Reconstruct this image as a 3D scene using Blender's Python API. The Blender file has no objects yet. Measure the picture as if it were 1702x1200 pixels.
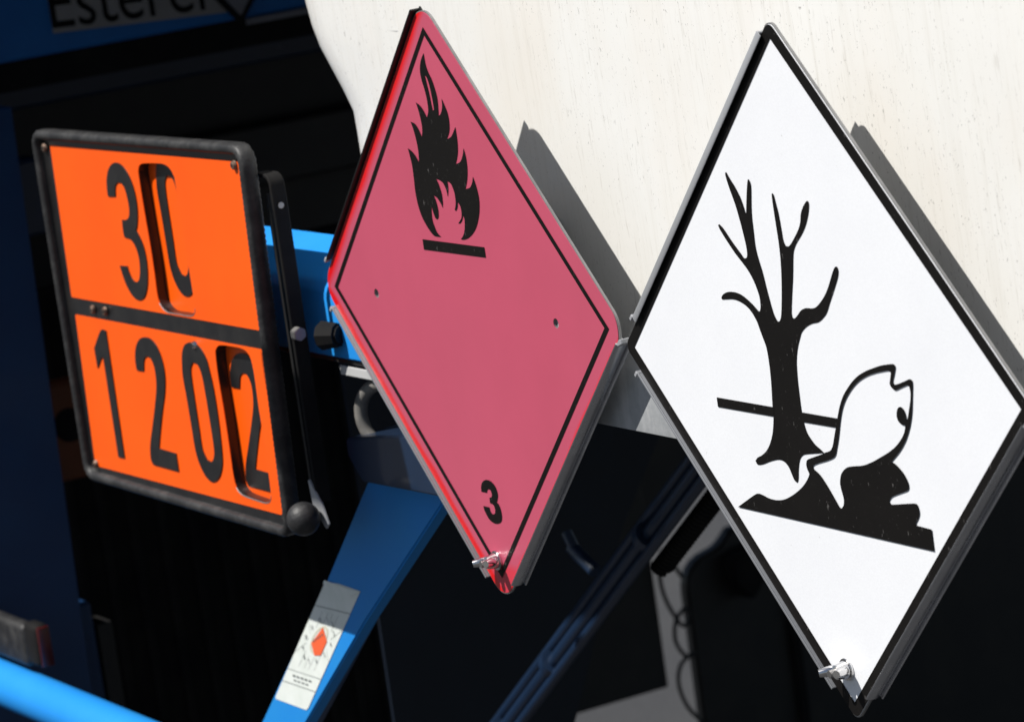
import bpy, bmesh, math, random
from mathutils import Vector, Matrix
from mathutils.geometry import tessellate_polygon

random.seed(7)
S = bpy.context.scene
C = S.collection

# ------------------------------------------------------------------ camera
cam_d = bpy.data.cameras.new("camera")
cam = bpy.data.objects.new("camera", cam_d); C.objects.link(cam)
cam.matrix_world = Matrix(((0.496273, -0.087412, 0.863755, 2.28991),
                           (0.857045, 0.208066, -0.471362, -1.21823),
                           (-0.138515, 0.974201, 0.178174, 0.426866), (0, 0, 0, 1)))
cam_d.sensor_width = 36; cam_d.lens = 134.16
cam_d.clip_start = 0.1; cam_d.clip_end = 500
cam_d.dof.use_dof = True
cam_d.dof.focus_distance = 2.42
cam_d.dof.aperture_fstop = 16
cam_d.dof.aperture_blades = 8
S.camera = cam

# ------------------------------------------------------------------ light
SUN = Vector((0.259, 1.0, -1.503)).normalized()
world = bpy.data.worlds.new("World"); S.world = world; world.use_nodes = True
wn = world.node_tree
sky = wn.nodes.new("ShaderNodeTexSky"); sky.sky_type = 'NISHITA'; sky.sun_disc = False
sky.sun_elevation = math.asin(-SUN.z); sky.sun_rotation = math.atan2(-SUN.x, -SUN.y)
bg = wn.nodes["Background"]; wn.links.new(sky.outputs[0], bg.inputs[0]); bg.inputs[1].default_value = 0.05
ld = bpy.data.lights.new("sun", 'SUN'); ld.energy = 5.0; ld.angle = math.radians(0.53); ld.color = (1, .965, .91)
lo = bpy.data.objects.new("sun", ld); C.objects.link(lo); lo.rotation_euler = SUN.to_track_quat('-Z', 'Y').to_euler()
S.view_settings.view_transform = 'Standard'; S.view_settings.look = 'None'
S.view_settings.exposure = 0.30; S.view_settings.gamma = 1

# outlines in the plane of each sign, millimetres
TREE = [(-75.8,-60.4),(-73.8,-62.6),(-67.9,-61.8),(-58,-58.7),(-49.5,-56.8),(-43.5,-57.3),(-39.2,-60.3),(-37,-64.1),(-34.8,-67.9),(-31.9,-69.2),(-30.2,-66.8),(-28.5,-60.2),(-25.8,-54.2),(-22.1,-51.1),(-16.9,-49.7),(1.7,-46.9),(-2.1,-44.9),(-7.4,-42.4),(-13.2,-37.3),(-15.3,-33.5),(-16.3,-29),(-17.1,-24),(-17.2,-15.4),(-17,-4),(-15.6,7.5),(-12.6,15.7),(-8.3,22.9),(-5.7,26.2),(-0.3,29.7),(6.3,32.2),(13,33.6),(18.6,36.5),(23.5,40.4),(27.8,46.4),(33.7,54.2),(39.1,61.9),(40.8,65.9),(40.3,68.5),(39.1,68.8),(36.9,67.8),(33.5,63.7),(29.1,57.3),(24.1,51.3),(18.5,46.5),(12.4,42.6),(7.6,41.5),(1.5,41.2),(-4,39.3),(-9,35.6),(-12.4,33.8),(-14.2,34.8),(-14.1,38.3),(-11,49.2),(-7.7,60),(-4.6,72.5),(-2.3,77),(1.1,80.7),(7.7,86.3),(12.7,91.8),(16.6,98.1),(18.7,103.4),(18.7,106),(17.4,106.5),(14.8,105),(11,101.3),(8.7,97.7),(6.9,92.4),(3.4,87.8),(-2.4,82.2),(-7.1,78.4),(-9.6,77.7),(-11.7,78.3),(-13.3,81.6),(-13.7,86.8),(-14.6,96.4),(-16.1,103.3),(-17.3,108.1),(-18.5,109.3),(-19.5,108),(-19.6,101.4),(-19.1,90),(-18.6,78.6),(-19.1,68),(-20.6,57.3),(-22.8,46.5),(-25.7,35.6),(-27.6,31.9),(-29.5,30.6),(-31.2,31.2),(-33.4,34.1),(-35.3,39.3),(-37.8,49),(-40.1,59.5),(-42.9,68.2),(-44.4,75.2),(-44.3,84.1),(-44.1,93),(-43.1,100.2),(-40.9,110.9),(-41,114.4),(-42.4,116.6),(-44,115.1),(-47.1,106.1),(-49.8,96.2),(-50.7,95.7),(-51.6,98.8),(-54.2,104.9),(-58.4,110.9),(-63.5,116.4),(-66.2,119.8),(-67.6,119.2),(-67.4,116.7),(-65,109.7),(-60.9,100.1),(-57.8,89.6),(-55.8,80.8),(-54.6,73.7),(-55,69.2),(-56.5,67.6),(-58.9,67.6),(-62.2,70.5),(-69.6,76.8),(-77.5,84.4),(-81.7,87),(-83.2,86.1),(-81.1,82.8),(-74.6,76),(-68,69.7),(-61.2,64.3),(-55.9,59.7),(-51.6,54.2),(-48.9,49),(-47.2,43.8),(-47.5,38.4),(-48.8,35.4),(-50.4,35.5),(-55.9,39.1),(-63.8,43),(-70.6,44.9),(-78.6,45.2),(-84.5,44.2),(-88.7,42.3),(-90.3,40.6),(-89.4,39.6),(-84.7,40),(-77.2,40.6),(-70.2,39.8),(-62.7,37.2),(-57.3,33.2),(-53.6,28.5),(-51.5,23.7),(-49.6,19.4),(-46.8,12.7),(-46.1,2.4),(-46.7,-9.1),(-48.5,-23.1),(-49,-29.9),(-52,-39.7),(-56.4,-47.1),(-61.6,-52.4),(-67.6,-56),(-72.8,-58.1)]
WATER_LEFT = [(-110.7,-23.9),(-47,-23.8),(-48.4,-29.8),(-110.7,-30)]
WATER_RIGHT = [(-17.1,-23.9),(21.8,-23.8),(19,-29.7),(-16.4,-29.9)]
FISH = [(-102.5,-92.9),(-82,-82.9),(-76.9,-81.3),(-72.4,-81.5),(-64.5,-82.9),(-55.3,-82.8),(-45.7,-80.6),(-34.6,-75.7),(-25.4,-70.2),(-19.3,-64.9),(-17,-61.8),(-18.9,-58.5),(-19,-55.7),(-17.3,-53.2),(-11.3,-51.1),(-0.8,-47.9),(3.8,-46.2),(8.7,-44.6),(11.9,-41.4),(15.2,-34.8),(19.3,-26.5),(22.8,-19.4),(26.4,-13.4),(31,-7.9),(39.1,-1),(46.8,4),(55.1,7.7),(63.1,10.3),(72.9,13),(83.3,14.8),(86.4,14.7),(86.7,12.8),(84.8,8.8),(82.7,4.8),(83.1,3.2),(85.4,2.9),(93.2,5.3),(99,7.3),(101.6,7.3),(102,5),(100,-3.9),(98,-11.7),(95.8,-17.4),(92.8,-23.2),(87.7,-30.3),(80.8,-37.1),(71.1,-44.3),(75.4,-45.5),(81.1,-49.2),(84.7,-53.8),(85.6,-57.5),(83.8,-60),(77.5,-62.2),(67.6,-65.6),(63.8,-68.5),(64.8,-70.3),(68.5,-70.2),(89.3,-67),(92.3,-68.1),(93.1,-71.5),(91.7,-75),(88.4,-78.8),(88.4,-80.2),(92,-80.3),(103.2,-80.7),(103.2,-93.7)]
FISH_INSIDE = [(-11.4,-56),(-6,-54),(6.4,-50.5),(12.9,-47.5),(15.8,-42.7),(19.3,-35.5),(22,-28.4),(24.4,-22.6),(27.6,-16.6),(32.3,-10.6),(39.3,-4.3),(47,0.9),(56.4,5.1),(66.3,8),(75.9,10),(79.7,10.5),(81.7,9.6),(80,5.1),(79,2.8),(80.4,0.8),(83.8,-0.6),(88.7,1),(96.5,3.6),(98.4,2.7),(98.8,-0.7),(97.7,-5.2),(95.3,-10.9),(92.7,-16.6),(91.5,-17),(91.1,-13.5),(89.5,-10.9),(87.3,-10.1),(84.3,-11.1),(82.4,-14.4),(82.4,-17.7),(84.4,-19.9),(87.5,-20.8),(89.7,-20.7),(87.9,-24.8),(84.3,-29),(77.8,-34.2),(69.4,-38.9),(59.2,-43.4),(51,-46.8),(41,-50),(29.2,-51.9),(23,-53.7),(17.4,-57.8),(14.9,-63.2),(15.2,-67.7),(16.6,-73.2),(15.5,-77.3),(12.7,-79.6),(10.1,-78),(7,-74.3),(0.8,-67.1),(-5.6,-61),(-10.9,-58.4),(-12.2,-57.2)]
FLAME = [(-17.2,47.6),(-23.1,47.5),(-28.2,48.2),(-34.9,53.1),(-40.9,60),(-44.4,68.3),(-45.7,77.5),(-45.1,86.7),(-44.8,95.9),(-45.8,102.4),(-47.5,108.6),(-41.8,106.5),(-37.4,103.4),(-34,99.2),(-32.7,105.5),(-32.9,112),(-34.1,118.5),(-35.8,123.7),(-37.7,127.5),(-31.8,126.4),(-27.5,122.6),(-24.3,117.3),(-22.1,122.8),(-22.3,129.3),(-23.9,136.4),(-25.9,141.5),(-19.9,139.1),(-15.7,135.3),(-12.9,131.2),(-9.5,136.2),(-9.1,143.9),(-10.8,151.6),(-12.9,158),(-13.1,164.4),(-9.8,170.9),(-4.3,176.1),(-4.1,172.3),(-3.5,167.2),(-1,162.1),(1.8,158.3),(4.4,152),(6,145.6),(5.3,137.9),(4.3,132.8),(8,134.8),(11.2,139.4),(12.1,145.2),(15.4,140.1),(17.9,134.5),(18.1,128.1),(16.1,122.3),(11.2,117),(17.8,119.1),(22.9,123.2),(25.8,126.1),(26,119.4),(25.4,113),(23.3,106.6),(18.8,100.2),(25.9,102.2),(30.6,106.9),(33.1,111.8),(34.7,105.8),(34.5,98.1),(32,90.3),(27.7,83.5),(33.8,84.6),(38.1,88),(40.7,92.6),(43.3,86.4),(44.8,78.2),(43.3,70.4),(40.1,63.9),(34.9,57.2),(28.3,52.3),(20.8,48.9),(14.5,47.6),(10.9,47.7),(15.4,50.9),(18.2,54.9),(20.1,61.5),(19,65),(16.6,61.3),(13.4,59.1),(10.3,58.6),(15.7,62.5),(17.3,66.5),(16.8,70.9),(14,73.8),(12.6,70.1),(9.8,67.3),(8.1,67.9),(10.8,72.6),(11.3,79),(9.4,84.1),(7,86.6),(3.4,87.7),(3.2,82.5),(0.9,76.6),(0.1,81.1),(-2.6,85.5),(-7.2,87.8),(-12.2,88.6),(-9.5,84.5),(-7.4,78.1),(-7.6,72.9),(-8.7,68.3),(-10.7,71.4),(-14.9,75.1),(-19.2,76.7),(-17.1,72.4),(-15.9,67.2),(-16.7,62),(-18.9,59.9),(-21.4,60.4),(-23.5,64.2),(-24.6,69.4),(-26.2,64.1),(-26.4,58.8),(-24.9,55),(-22.2,50.6)]
FLAME_SLIT = [(-7.3,160.7),(-4.7,158.8),(-2.7,153.7),(-1.8,148),(-1,141.6),(-1.1,137.1),(-2.7,136.1),(-3.6,140.2),(-4.3,146.6),(-5.6,153)]
FLAME_BAR = [(-45.3,44.3),(42.5,44.1),(42.7,36.9),(-45.4,36.9)]
THREE = [(-12.2,-133.2),(-11.5,-129.4),(-8.8,-126),(-3.9,-123.8),(2.2,-123.5),(7.6,-125.4),(10.5,-128.9),(11.3,-132.7),(9.6,-136.4),(8.2,-138.1),(11,-140),(12.5,-143.7),(12.7,-148),(10.8,-151.7),(6.3,-153.8),(0.2,-154.4),(-6.1,-152.6),(-10.1,-148.7),(-11.9,-145.9),(-12.2,-143.5),(-3.7,-143.4),(-2.7,-146.5),(0.4,-147.9),(3.2,-146.8),(4.2,-144.3),(3.4,-141.4),(0.8,-140.3),(-1.8,-140.3),(-1.6,-136.3),(1.7,-135.4),(2.6,-133.3),(1.8,-130.8),(-0.9,-130),(-3.4,-131.2),(-3.9,-133)]
PLATE_THREE = [(-514.6,56.5),(-513.8,64.3),(-511,71.5),(-504.8,78.9),(-495.8,83.7),(-486.8,84.9),(-477.7,83),(-468.8,77),(-462.4,68),(-460,57.6),(-461.2,47.1),(-465.1,37.5),(-469.9,31.4),(-465.5,27),(-460.1,19.1),(-458.5,8.7),(-460.7,-3.2),(-465.7,-14.1),(-473.5,-22.3),(-484,-25.8),(-494.8,-24.5),(-503.6,-18),(-509.1,-10.1),(-513,-0),(-498.6,0.5),(-496.1,-5.6),(-490.9,-10.6),(-484.1,-11.3),(-477.8,-7.9),(-473.3,1.8),(-472.8,11.3),(-476.8,19.2),(-484.9,23.8),(-494.6,24.3),(-495.2,29.9),(-493.9,38.5),(-486.1,38.9),(-479.3,42),(-476.2,48.6),(-476.5,56.8),(-479,64.8),(-484.6,68.7),(-491.6,68.7),(-497,65.1),(-500,57.2)]
PLATE_ONE = [(-573.9,-58.2),(-563,-57.8),(-566.8,-165),(-579.6,-165.3),(-577.8,-80.9),(-582.1,-82.3),(-593.2,-91.6),(-593.6,-74.7)]
PLATE_TWO = [(-512.5,-85.8),(-512.5,-77.9),(-508.4,-68.1),(-499.9,-60.4),(-489.3,-56.8),(-476.5,-56.8),(-465.7,-62.1),(-458.9,-73.1),(-458.4,-85.5),(-464.2,-100),(-475.1,-116.7),(-484.9,-133.4),(-493.1,-148.5),(-460.6,-149.2),(-461,-164),(-509.9,-163.8),(-512.7,-158.6),(-509.2,-147.1),(-498.4,-130.1),(-486.7,-111.6),(-478,-95.1),(-476.3,-80.9),(-480.9,-73.5),(-487.7,-72.1),(-494.5,-75.5),(-498.9,-85.3)]
PLATE_ZERO = [(-421.8,-74.4),(-417.8,-63.3),(-409.7,-55.8),(-396.5,-53.1),(-383.5,-55.8),(-374.4,-64.1),(-371.9,-71.4),(-369.1,-87.7),(-369.1,-112),(-371.7,-136.6),(-375.4,-149.2),(-384.2,-159.4),(-396.4,-164.7),(-408,-163),(-417.1,-154),(-421.6,-142.1),(-422,-123.6),(-422.5,-100.6),(-423.4,-83.8)]
PLATE_ZERO_INSIDE = [(-406,-74.5),(-400.5,-69.1),(-392.2,-70.2),(-387.1,-77.3),(-385.6,-92.4),(-385.2,-113.7),(-385.4,-133.5),(-387.7,-142.9),(-394.1,-148.3),(-402.6,-147.7),(-408.2,-139.1),(-408.1,-122.2),(-407.9,-99.1),(-407.6,-83.8)]
SLOT_UPPER = [(-434.6,86.6),(-443.5,85.1),(-447.4,82),(-449.3,75.6),(-449.3,47.7),(-448.3,21),(-448.8,-2.4),(-449.9,-20),(-446,-27.9),(-435.3,-32.3),(-416.3,-32.3),(-394.8,-32.3),(-385.6,-30.2),(-381.7,-25.3),(-381.3,-13.2),(-381.5,8),(-381.8,40),(-381.7,73),(-383.2,79.8),(-389.2,85.2),(-399,87.6),(-415.2,87.5)]
SLOT_LOWER = [(-345.9,-51),(-353.7,-54),(-357.1,-58.8),(-358.7,-77.7),(-358,-104.8),(-358.5,-135.1),(-359.1,-153.4),(-356.9,-164.5),(-350,-169),(-340.3,-170.3),(-325.5,-170.9),(-307.3,-171.1),(-298,-168),(-295.1,-159.4),(-293.6,-130.9),(-293.5,-92.3),(-292.5,-70),(-294.5,-56.9),(-300.9,-51.6),(-310.4,-50.2),(-327,-50.2)]

# ------------------------------------------------------------------ helpers
def srgb(r, g, b):
    f = lambda c: c/12.92 if c <= .04045 else ((c+.055)/1.055)**2.4
    return (f(r/255), f(g/255), f(b/255), 1)

class NT:
    """small wrapper round a material's node tree"""
    def __init__(s, name, col, rough=.5, metal=0, coat=0, spec=.5):
        s.m = bpy.data.materials.new(name); s.m.use_nodes = True
        s.t = s.m.node_tree; s.b = s.t.nodes["Principled BSDF"]
        s.b.inputs["Base Color"].default_value = (*col[:3], 1)
        s.b.inputs["Roughness"].default_value = rough
        s.b.inputs["Metallic"].default_value = metal
        s.b.inputs["Coat Weight"].default_value = coat
        s.b.inputs["Coat Roughness"].default_value = .08
        s.b.inputs["Specular IOR Level"].default_value = spec
        s.co = s.t.nodes.new("ShaderNodeTexCoord").outputs["Object"]
    def n(s, kind, **kw):
        x = s.t.nodes.new(kind)
        for k, v in kw.items(): setattr(x, k, v)
        return x
    def link(s, a, b): s.t.links.new(a, b)
    def mapped(s, scale, rot=(0,0,0)):
        m = s.n("ShaderNodeMapping"); m.inputs["Scale"].default_value = scale; m.inputs["Rotation"].default_value = rot
        s.link(s.co, m.inputs[0]); return m.outputs[0]
    def noise(s, scale=(1,1,1), freq=10, detail=4, rough=.55):
        x = s.n("ShaderNodeTexNoise"); x.inputs["Scale"].default_value = freq
        x.inputs["Detail"].default_value = detail; x.inputs["Roughness"].default_value = rough
        s.link(s.mapped(scale), x.inputs["Vector"]); return x.outputs["Fac"]
    def ramp(s, fac, lo, hi, a=0., b=1.):
        x = s.n("ShaderNodeMapRange"); s.link(fac, x.inputs[0])
        for i, v in zip((1,2,3,4), (lo, hi, a, b)): x.inputs[i].default_value = v
        return x.outputs[0]
    def math(s, op, a, b=None):
        x = s.n("ShaderNodeMath", operation=op)
        for i, v in enumerate((a, b)):
            if v is None: continue
            if isinstance(v, (int, float)): x.inputs[i].default_value = v
            else: s.link(v, x.inputs[i])
        return x.outputs[0]
    def mix(s, fac, a, b):
        x = s.n("ShaderNodeMix", data_type='RGBA')
        if isinstance(fac, float): x.inputs[0].default_value = fac
        else: s.link(fac, x.inputs[0])
        for i, v in ((6, a), (7, b)):
            if isinstance(v, tuple): x.inputs[i].default_value = (*v[:3], 1)
            else: s.link(v, x.inputs[i])
        return x.outputs[2]
    def color(s, c): s.link(c, s.b.inputs["Base Color"]); return s
    def roughness(s, c): s.link(c, s.b.inputs["Roughness"]); return s
    def bump(s, h, strength=.2, dist=.001):
        x = s.n("ShaderNodeBump"); x.inputs["Strength"].default_value = strength; x.inputs["Distance"].default_value = dist
        s.link(h, x.inputs["Height"]); s.link(x.outputs[0], s.b.inputs["Normal"]); return s

def total_loc(o):
    v = Vector((0,0,0))
    while o: v = v + o.location; o = o.parent
    return v

def tag(o, label=None, cat=None, group=None, kind=None):
    if label: o["label"] = label
    if cat: o["category"] = cat
    if group: o["group"] = group
    if kind: o["kind"] = kind
    return o

def thing(name, loc, label, cat, group=None):
    o = bpy.data.objects.new(name, None); C.objects.link(o); o.location = loc
    o.empty_display_size = .02
    return tag(o, label, cat, group)

def obj(name, bm, mat, parent=None, smooth=None, label=None):
    """bm holds world coordinates (metres)"""
    bmesh.ops.recalc_face_normals(bm, faces=bm.faces[:]) if not getattr(bm, "flat", False) and not name.startswith("printed") else None
    me = bpy.data.meshes.new(name)
    if parent:
        off = total_loc(parent)
        bmesh.ops.translate(bm, verts=bm.verts[:], vec=-off)
    bm.to_mesh(me); bm.free()
    if isinstance(mat, (list, tuple)):
        for m in mat: me.materials.append(m)
    else: me.materials.append(mat)
    o = bpy.data.objects.new(name, me); C.objects.link(o); o.parent = parent
    if smooth is not None:
        me.polygons.foreach_set("use_smooth", [True]*len(me.polygons))
        me.set_sharp_from_angle(angle=math.radians(smooth))
    if label: o["label"] = label
    return o

def smooth_line(pts, n=4, corner=48, closed=True):
    """Catmull-Rom through the points, keeping sharp corners"""
    N = len(pts); out = []
    P = [Vector(q[:2]) for q in pts]
    def iscorner(i):
        a = P[i]-P[(i-1) % N]; b = P[(i+1) % N]-P[i]
        if a.length < 1e-9 or b.length < 1e-9: return True
        return math.degrees(a.angle(b)) > corner
    cs = [iscorner(i) for i in range(N)]
    for i in range(N):
        p1, p2 = P[i], P[(i+1) % N]
        p0 = P[(i-1) % N] if not cs[i] else p1-(p2-p1)
        p3 = P[(i+2) % N] if not cs[(i+1) % N] else p2+(p2-p1)
        for k in range(n):
            t = k/n
            q = .5*((2*p1)+(-p0+p2)*t+(2*p0-5*p1+4*p2-p3)*t*t+(-p0+3*p1-3*p2+p3)*t**3)
            out.append((q.x, q.y))
    return out

def mm(pts, c=(0, 0)): return [(x/1000+c[0], z/1000+c[1]) for x, z in pts]

def area(l): return sum(l[i][0]*l[(i+1) % len(l)][1]-l[(i+1) % len(l)][0]*l[i][1] for i in range(len(l)))/2

def add_flat(bm, loops, y, toward=-1):
    """polygon with holes in an x-z plane, facing -y"""
    V = [[Vector((x, z, 0)) for x, z in l] for l in loops]
    tris = tessellate_polygon(V)
    flatv = [v for l in V for v in l]
    vs = [bm.verts.new((v.x, y, v.y)) for v in flatv]
    for t in tris:
        try: f = bm.faces.new([vs[i] for i in t])
        except ValueError: continue
        f.normal_update()
        if f.normal.y*toward < 0: f.normal_flip()
    return vs

def add_walls(bm, loop, y0, y1):
    a = [bm.verts.new((x, y0, z)) for x, z in loop]; b = [bm.verts.new((x, y1, z)) for x, z in loop]
    n = len(loop)
    for i in range(n): bm.faces.new((a[i], a[(i+1) % n], b[(i+1) % n], b[i]))

def slab(loops, y0, y1, merge=True):
    """solid plate with holes between y0 (front) and y1 (back)"""
    bm = bmesh.new()
    add_flat(bm, loops, y0, -1); add_flat(bm, loops, y1, 1)
    for l in loops: add_walls(bm, l, y0, y1)
    if merge: bmesh.ops.remove_doubles(bm, verts=bm.verts[:], dist=1e-6)
    return bm

def sheet(loops, y):
    bm = bmesh.new(); add_flat(bm, loops, y); return bm

def circle(cx, cz, r, n=20): return [(cx+r*math.cos(2*math.pi*i/n), cz+r*math.sin(2*math.pi*i/n)) for i in range(n)]

def round_poly(pts, r, n=6):
    """polygon with its corners rounded by radius r (a number or one per corner)"""
    out = []; N = len(pts)
    for i in range(N):
        rr = r[i] if isinstance(r, (list, tuple)) else r
        p = Vector(pts[i]); a = (Vector(pts[i-1])-p).normalized(); b = (Vector(pts[(i+1) % N])-p).normalized()
        if rr <= 0: out.append(tuple(p)); continue
        half = a.angle(b)/2; d = rr/math.tan(half)
        c = p+(a+b).normalized()*(rr/math.sin(half))
        s = p+a*d-c; e = p+b*d-c
        a0 = math.atan2(s.y, s.x); da = (math.atan2(e.y, e.x)-a0+math.pi) % (2*math.pi)-math.pi
        for k in range(n+1):
            w_ = a0+da*k/n; out.append((c.x+rr*math.cos(w_), c.y+rr*math.sin(w_)))
    return out

def box_bm(x0, x1, y0, y1, z0, z1, bev=0, seg=2, bm=None, mat=None):
    own = bmesh.new()
    bmesh.ops.create_cube(own, size=1)
    for v in own.verts:
        v.co = Vector(((x0+x1)/2+v.co.x*(x1-x0), (y0+y1)/2+v.co.y*(y1-y0), (z0+z1)/2+v.co.z*(z1-z0)))
    if bev: bmesh.ops.bevel(own, geom=own.edges[:], offset=bev, segments=seg, profile=.5, affect='EDGES')
    if mat: own.transform(mat)
    if bm is None: return own
    me = bpy.data.meshes.new("tmp"); own.to_mesh(me); own.free(); bm.from_mesh(me); bpy.data.meshes.remove(me)
    return bm

def cyl_bm(a, b, r, n=24, r2=None, bm=None, bev=0):
    a = Vector(a); b = Vector(b); d = b-a
    own = bmesh.new()
    bmesh.ops.create_cone(own, cap_ends=True, segments=n, radius1=r, radius2=r if r2 is None else r2, depth=d.length)
    if bev: bmesh.ops.bevel(own, geom=[e for e in own.edges if e.calc_face_angle(0) > 1], offset=bev, segments=2, affect='EDGES')
    own.transform(Matrix.Translation((a+b)/2) @ d.to_track_quat('Z', 'Y').to_matrix().to_4x4())
    if bm is None: return own
    me = bpy.data.meshes.new("tmp"); own.to_mesh(me); own.free(); bm.from_mesh(me); bpy.data.meshes.remove(me)
    return bm

def tube_bm(pts, r, n=12, closed=False, bm=None):
    bm = bm or bmesh.new(); P = [Vector(q) for q in pts]; N = len(P); rings = []
    up = Vector((0.13, .31, .94)).normalized(); prev = None
    for i in range(N):
        t = (P[(i+1) % N]-P[i-1]) if closed else (P[min(i+1, N-1)]-P[max(i-1, 0)])
        t.normalize()
        x = (prev - t*prev.dot(t)) if prev else t.cross(up)
        x.normalize(); prev = x; yv = t.cross(x)
        rr = r(i/(N-1)) if callable(r) else r
        rings.append([bm.verts.new(P[i]+(x*math.cos(2*math.pi*k/n)+yv*math.sin(2*math.pi*k/n))*rr) for k in range(n)])
    for i in range(N if closed else N-1):
        A, Bn = rings[i], rings[(i+1) % N]
        for k in range(n): bm.faces.new((A[k], A[(k+1) % n], Bn[(k+1) % n], Bn[k]))
    if not closed: bm.faces.new(rings[0]); bm.faces.new(rings[-1])
    return bm

def prism_bm(poly, axis, d0, d1, bev=0):
    """poly in the two other axes, extruded along axis 'x' or 'y'"""
    bm = bmesh.new()
    def P(q, d): return (d, q[0], q[1]) if axis == 'x' else (q[0], d, q[1])
    a = [bm.verts.new(P(q, d0)) for q in poly]; b = [bm.verts.new(P(q, d1)) for q in poly]
    bm.faces.new(a); bm.faces.new(b[::-1]); n = len(poly)
    for i in range(n): bm.faces.new((a[i], b[i], b[(i+1) % n], a[(i+1) % n]))
    bmesh.ops.recalc_face_normals(bm, faces=bm.faces[:])
    if bev: bmesh.ops.bevel(bm, geom=bm.edges[:], offset=bev, segments=2, affect='EDGES')
    return bm

# ------------------------------------------------------------------ materials
# white reflective film
M = {}
t = NT("white_film", srgb(240, 243, 248), .42, coat=.25)
g = t.noise(freq=900, detail=3); w = t.noise(freq=14, detail=5)
spk = t.ramp(t.noise(scale=(1, 1, .6), freq=420, detail=2, rough=.7), .735, .80)
c = t.mix(t.ramp(w, .35, .75), (.84, .855, .885), (.80, .815, .85))
c = t.mix(t.ramp(g, .3, .7, 0, .35), c, (.70, .71, .74))
t.color(t.mix(t.math('MULTIPLY', spk, .5), c, srgb(150, 148, 145))); t.bump(g, .12, .0004); M['white'] = t.m

# red reflective film: pink mixes fading with painted sky sheen, red kept at railed edges
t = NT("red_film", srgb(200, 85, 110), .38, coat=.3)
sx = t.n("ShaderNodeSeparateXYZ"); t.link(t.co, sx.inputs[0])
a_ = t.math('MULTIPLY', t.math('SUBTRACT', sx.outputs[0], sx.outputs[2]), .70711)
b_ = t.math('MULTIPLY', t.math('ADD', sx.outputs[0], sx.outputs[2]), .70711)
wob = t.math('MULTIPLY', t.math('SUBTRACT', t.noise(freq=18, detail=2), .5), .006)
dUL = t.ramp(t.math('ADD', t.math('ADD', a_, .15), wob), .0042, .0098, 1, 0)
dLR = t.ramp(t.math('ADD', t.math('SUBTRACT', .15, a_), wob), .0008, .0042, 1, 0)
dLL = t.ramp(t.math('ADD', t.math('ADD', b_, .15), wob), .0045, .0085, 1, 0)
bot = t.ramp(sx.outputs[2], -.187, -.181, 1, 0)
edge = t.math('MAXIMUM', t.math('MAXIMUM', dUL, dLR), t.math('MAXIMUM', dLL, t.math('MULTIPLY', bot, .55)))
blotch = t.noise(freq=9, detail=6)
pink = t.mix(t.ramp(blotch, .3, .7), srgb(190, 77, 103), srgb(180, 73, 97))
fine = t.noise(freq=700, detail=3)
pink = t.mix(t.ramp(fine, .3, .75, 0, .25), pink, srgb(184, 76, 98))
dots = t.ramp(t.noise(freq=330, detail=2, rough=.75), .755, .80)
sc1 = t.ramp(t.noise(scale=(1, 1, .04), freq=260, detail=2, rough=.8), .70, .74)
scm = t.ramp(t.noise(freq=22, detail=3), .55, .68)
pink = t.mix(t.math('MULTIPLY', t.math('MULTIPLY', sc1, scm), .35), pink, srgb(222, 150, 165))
sheen_tint = t.ramp(t.noise(scale=(1, 1, .3), freq=5, detail=3), .35, .7, 0, .22)  # broad pale sheen painted into the colour
pink = t.mix(sheen_tint, pink, srgb(206, 98, 122))
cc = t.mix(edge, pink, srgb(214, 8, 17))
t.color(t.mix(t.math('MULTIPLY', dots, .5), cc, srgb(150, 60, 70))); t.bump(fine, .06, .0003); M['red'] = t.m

# black print with dust
t = NT("black_print", (.008, .008, .008), .5, spec=.1)
d1 = t.ramp(t.noise(freq=520, detail=3, rough=.75), .665, .76); d2 = t.noise(freq=25, detail=4)
scr = t.ramp(t.noise(scale=(1, 1, .35), freq=300, detail=2, rough=.8), .68, .74)
base = t.mix(d2, (.0055, .0050, .0048), (.0095, .0085, .008))
t.color(t.mix(t.math('MULTIPLY', t.math('MAXIMUM', d1, scr), .45), base, (.16, .155, .15))); M['print'] = t.m

t = NT("orange_film", (.90, .115, .004), .45, coat=.08, spec=.3)
o_ = t.mix(t.ramp(t.noise(freq=8, detail=5), .35, .7), (.92, .108, .0015), (.89, .092, .001))
t.color(o_).bump(t.noise(freq=6, detail=2), .05, .002); M['orange'] = t.m

t = NT("black_enamel", (.012, .012, .013), .32)
t.color(t.mix(t.ramp(t.noise(freq=40, detail=5), .4, .8), (.010, .010, .011), (.022, .021, .020))); M['enamel'] = t.m

t = NT("rubber", (.03, .03, .032), .55)
dust = t.ramp(t.noise(freq=60, detail=6, rough=.7), .45, .8)
t.color(t.mix(dust, (.013, .013, .014), (.060, .059, .058))); t.bump(t.noise(freq=220, detail=3), .5, .0008); M['rubber'] = t.m

def metal(name, col, rough, streak=0, patina=.3, dark=None):
    t = NT(name, col, rough, 1)
    n1 = t.noise(freq=30, detail=6, rough=.65); n2 = t.noise(scale=(1, 1, 1), freq=400, detail=3)
    dk = dark or tuple(v*.55 for v in col[:3])
    f = t.math('MULTIPLY', t.ramp(n1, .4, .75), patina)
    t.color(t.mix(f, tuple(col[:3]), dk)); t.roughness(t.ramp(n1, .2, .8, rough*.75, min(1, rough*1.4)))
    t.bump(n2, .15, .0004); return t.m
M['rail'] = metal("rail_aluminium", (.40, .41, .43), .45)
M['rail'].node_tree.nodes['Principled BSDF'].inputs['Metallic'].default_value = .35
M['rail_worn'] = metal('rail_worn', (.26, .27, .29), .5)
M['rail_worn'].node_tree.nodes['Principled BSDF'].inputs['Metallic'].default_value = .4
M['rail_side'] = metal('rail_polished', (.66, .67, .70), .26, patina=.4)
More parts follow.
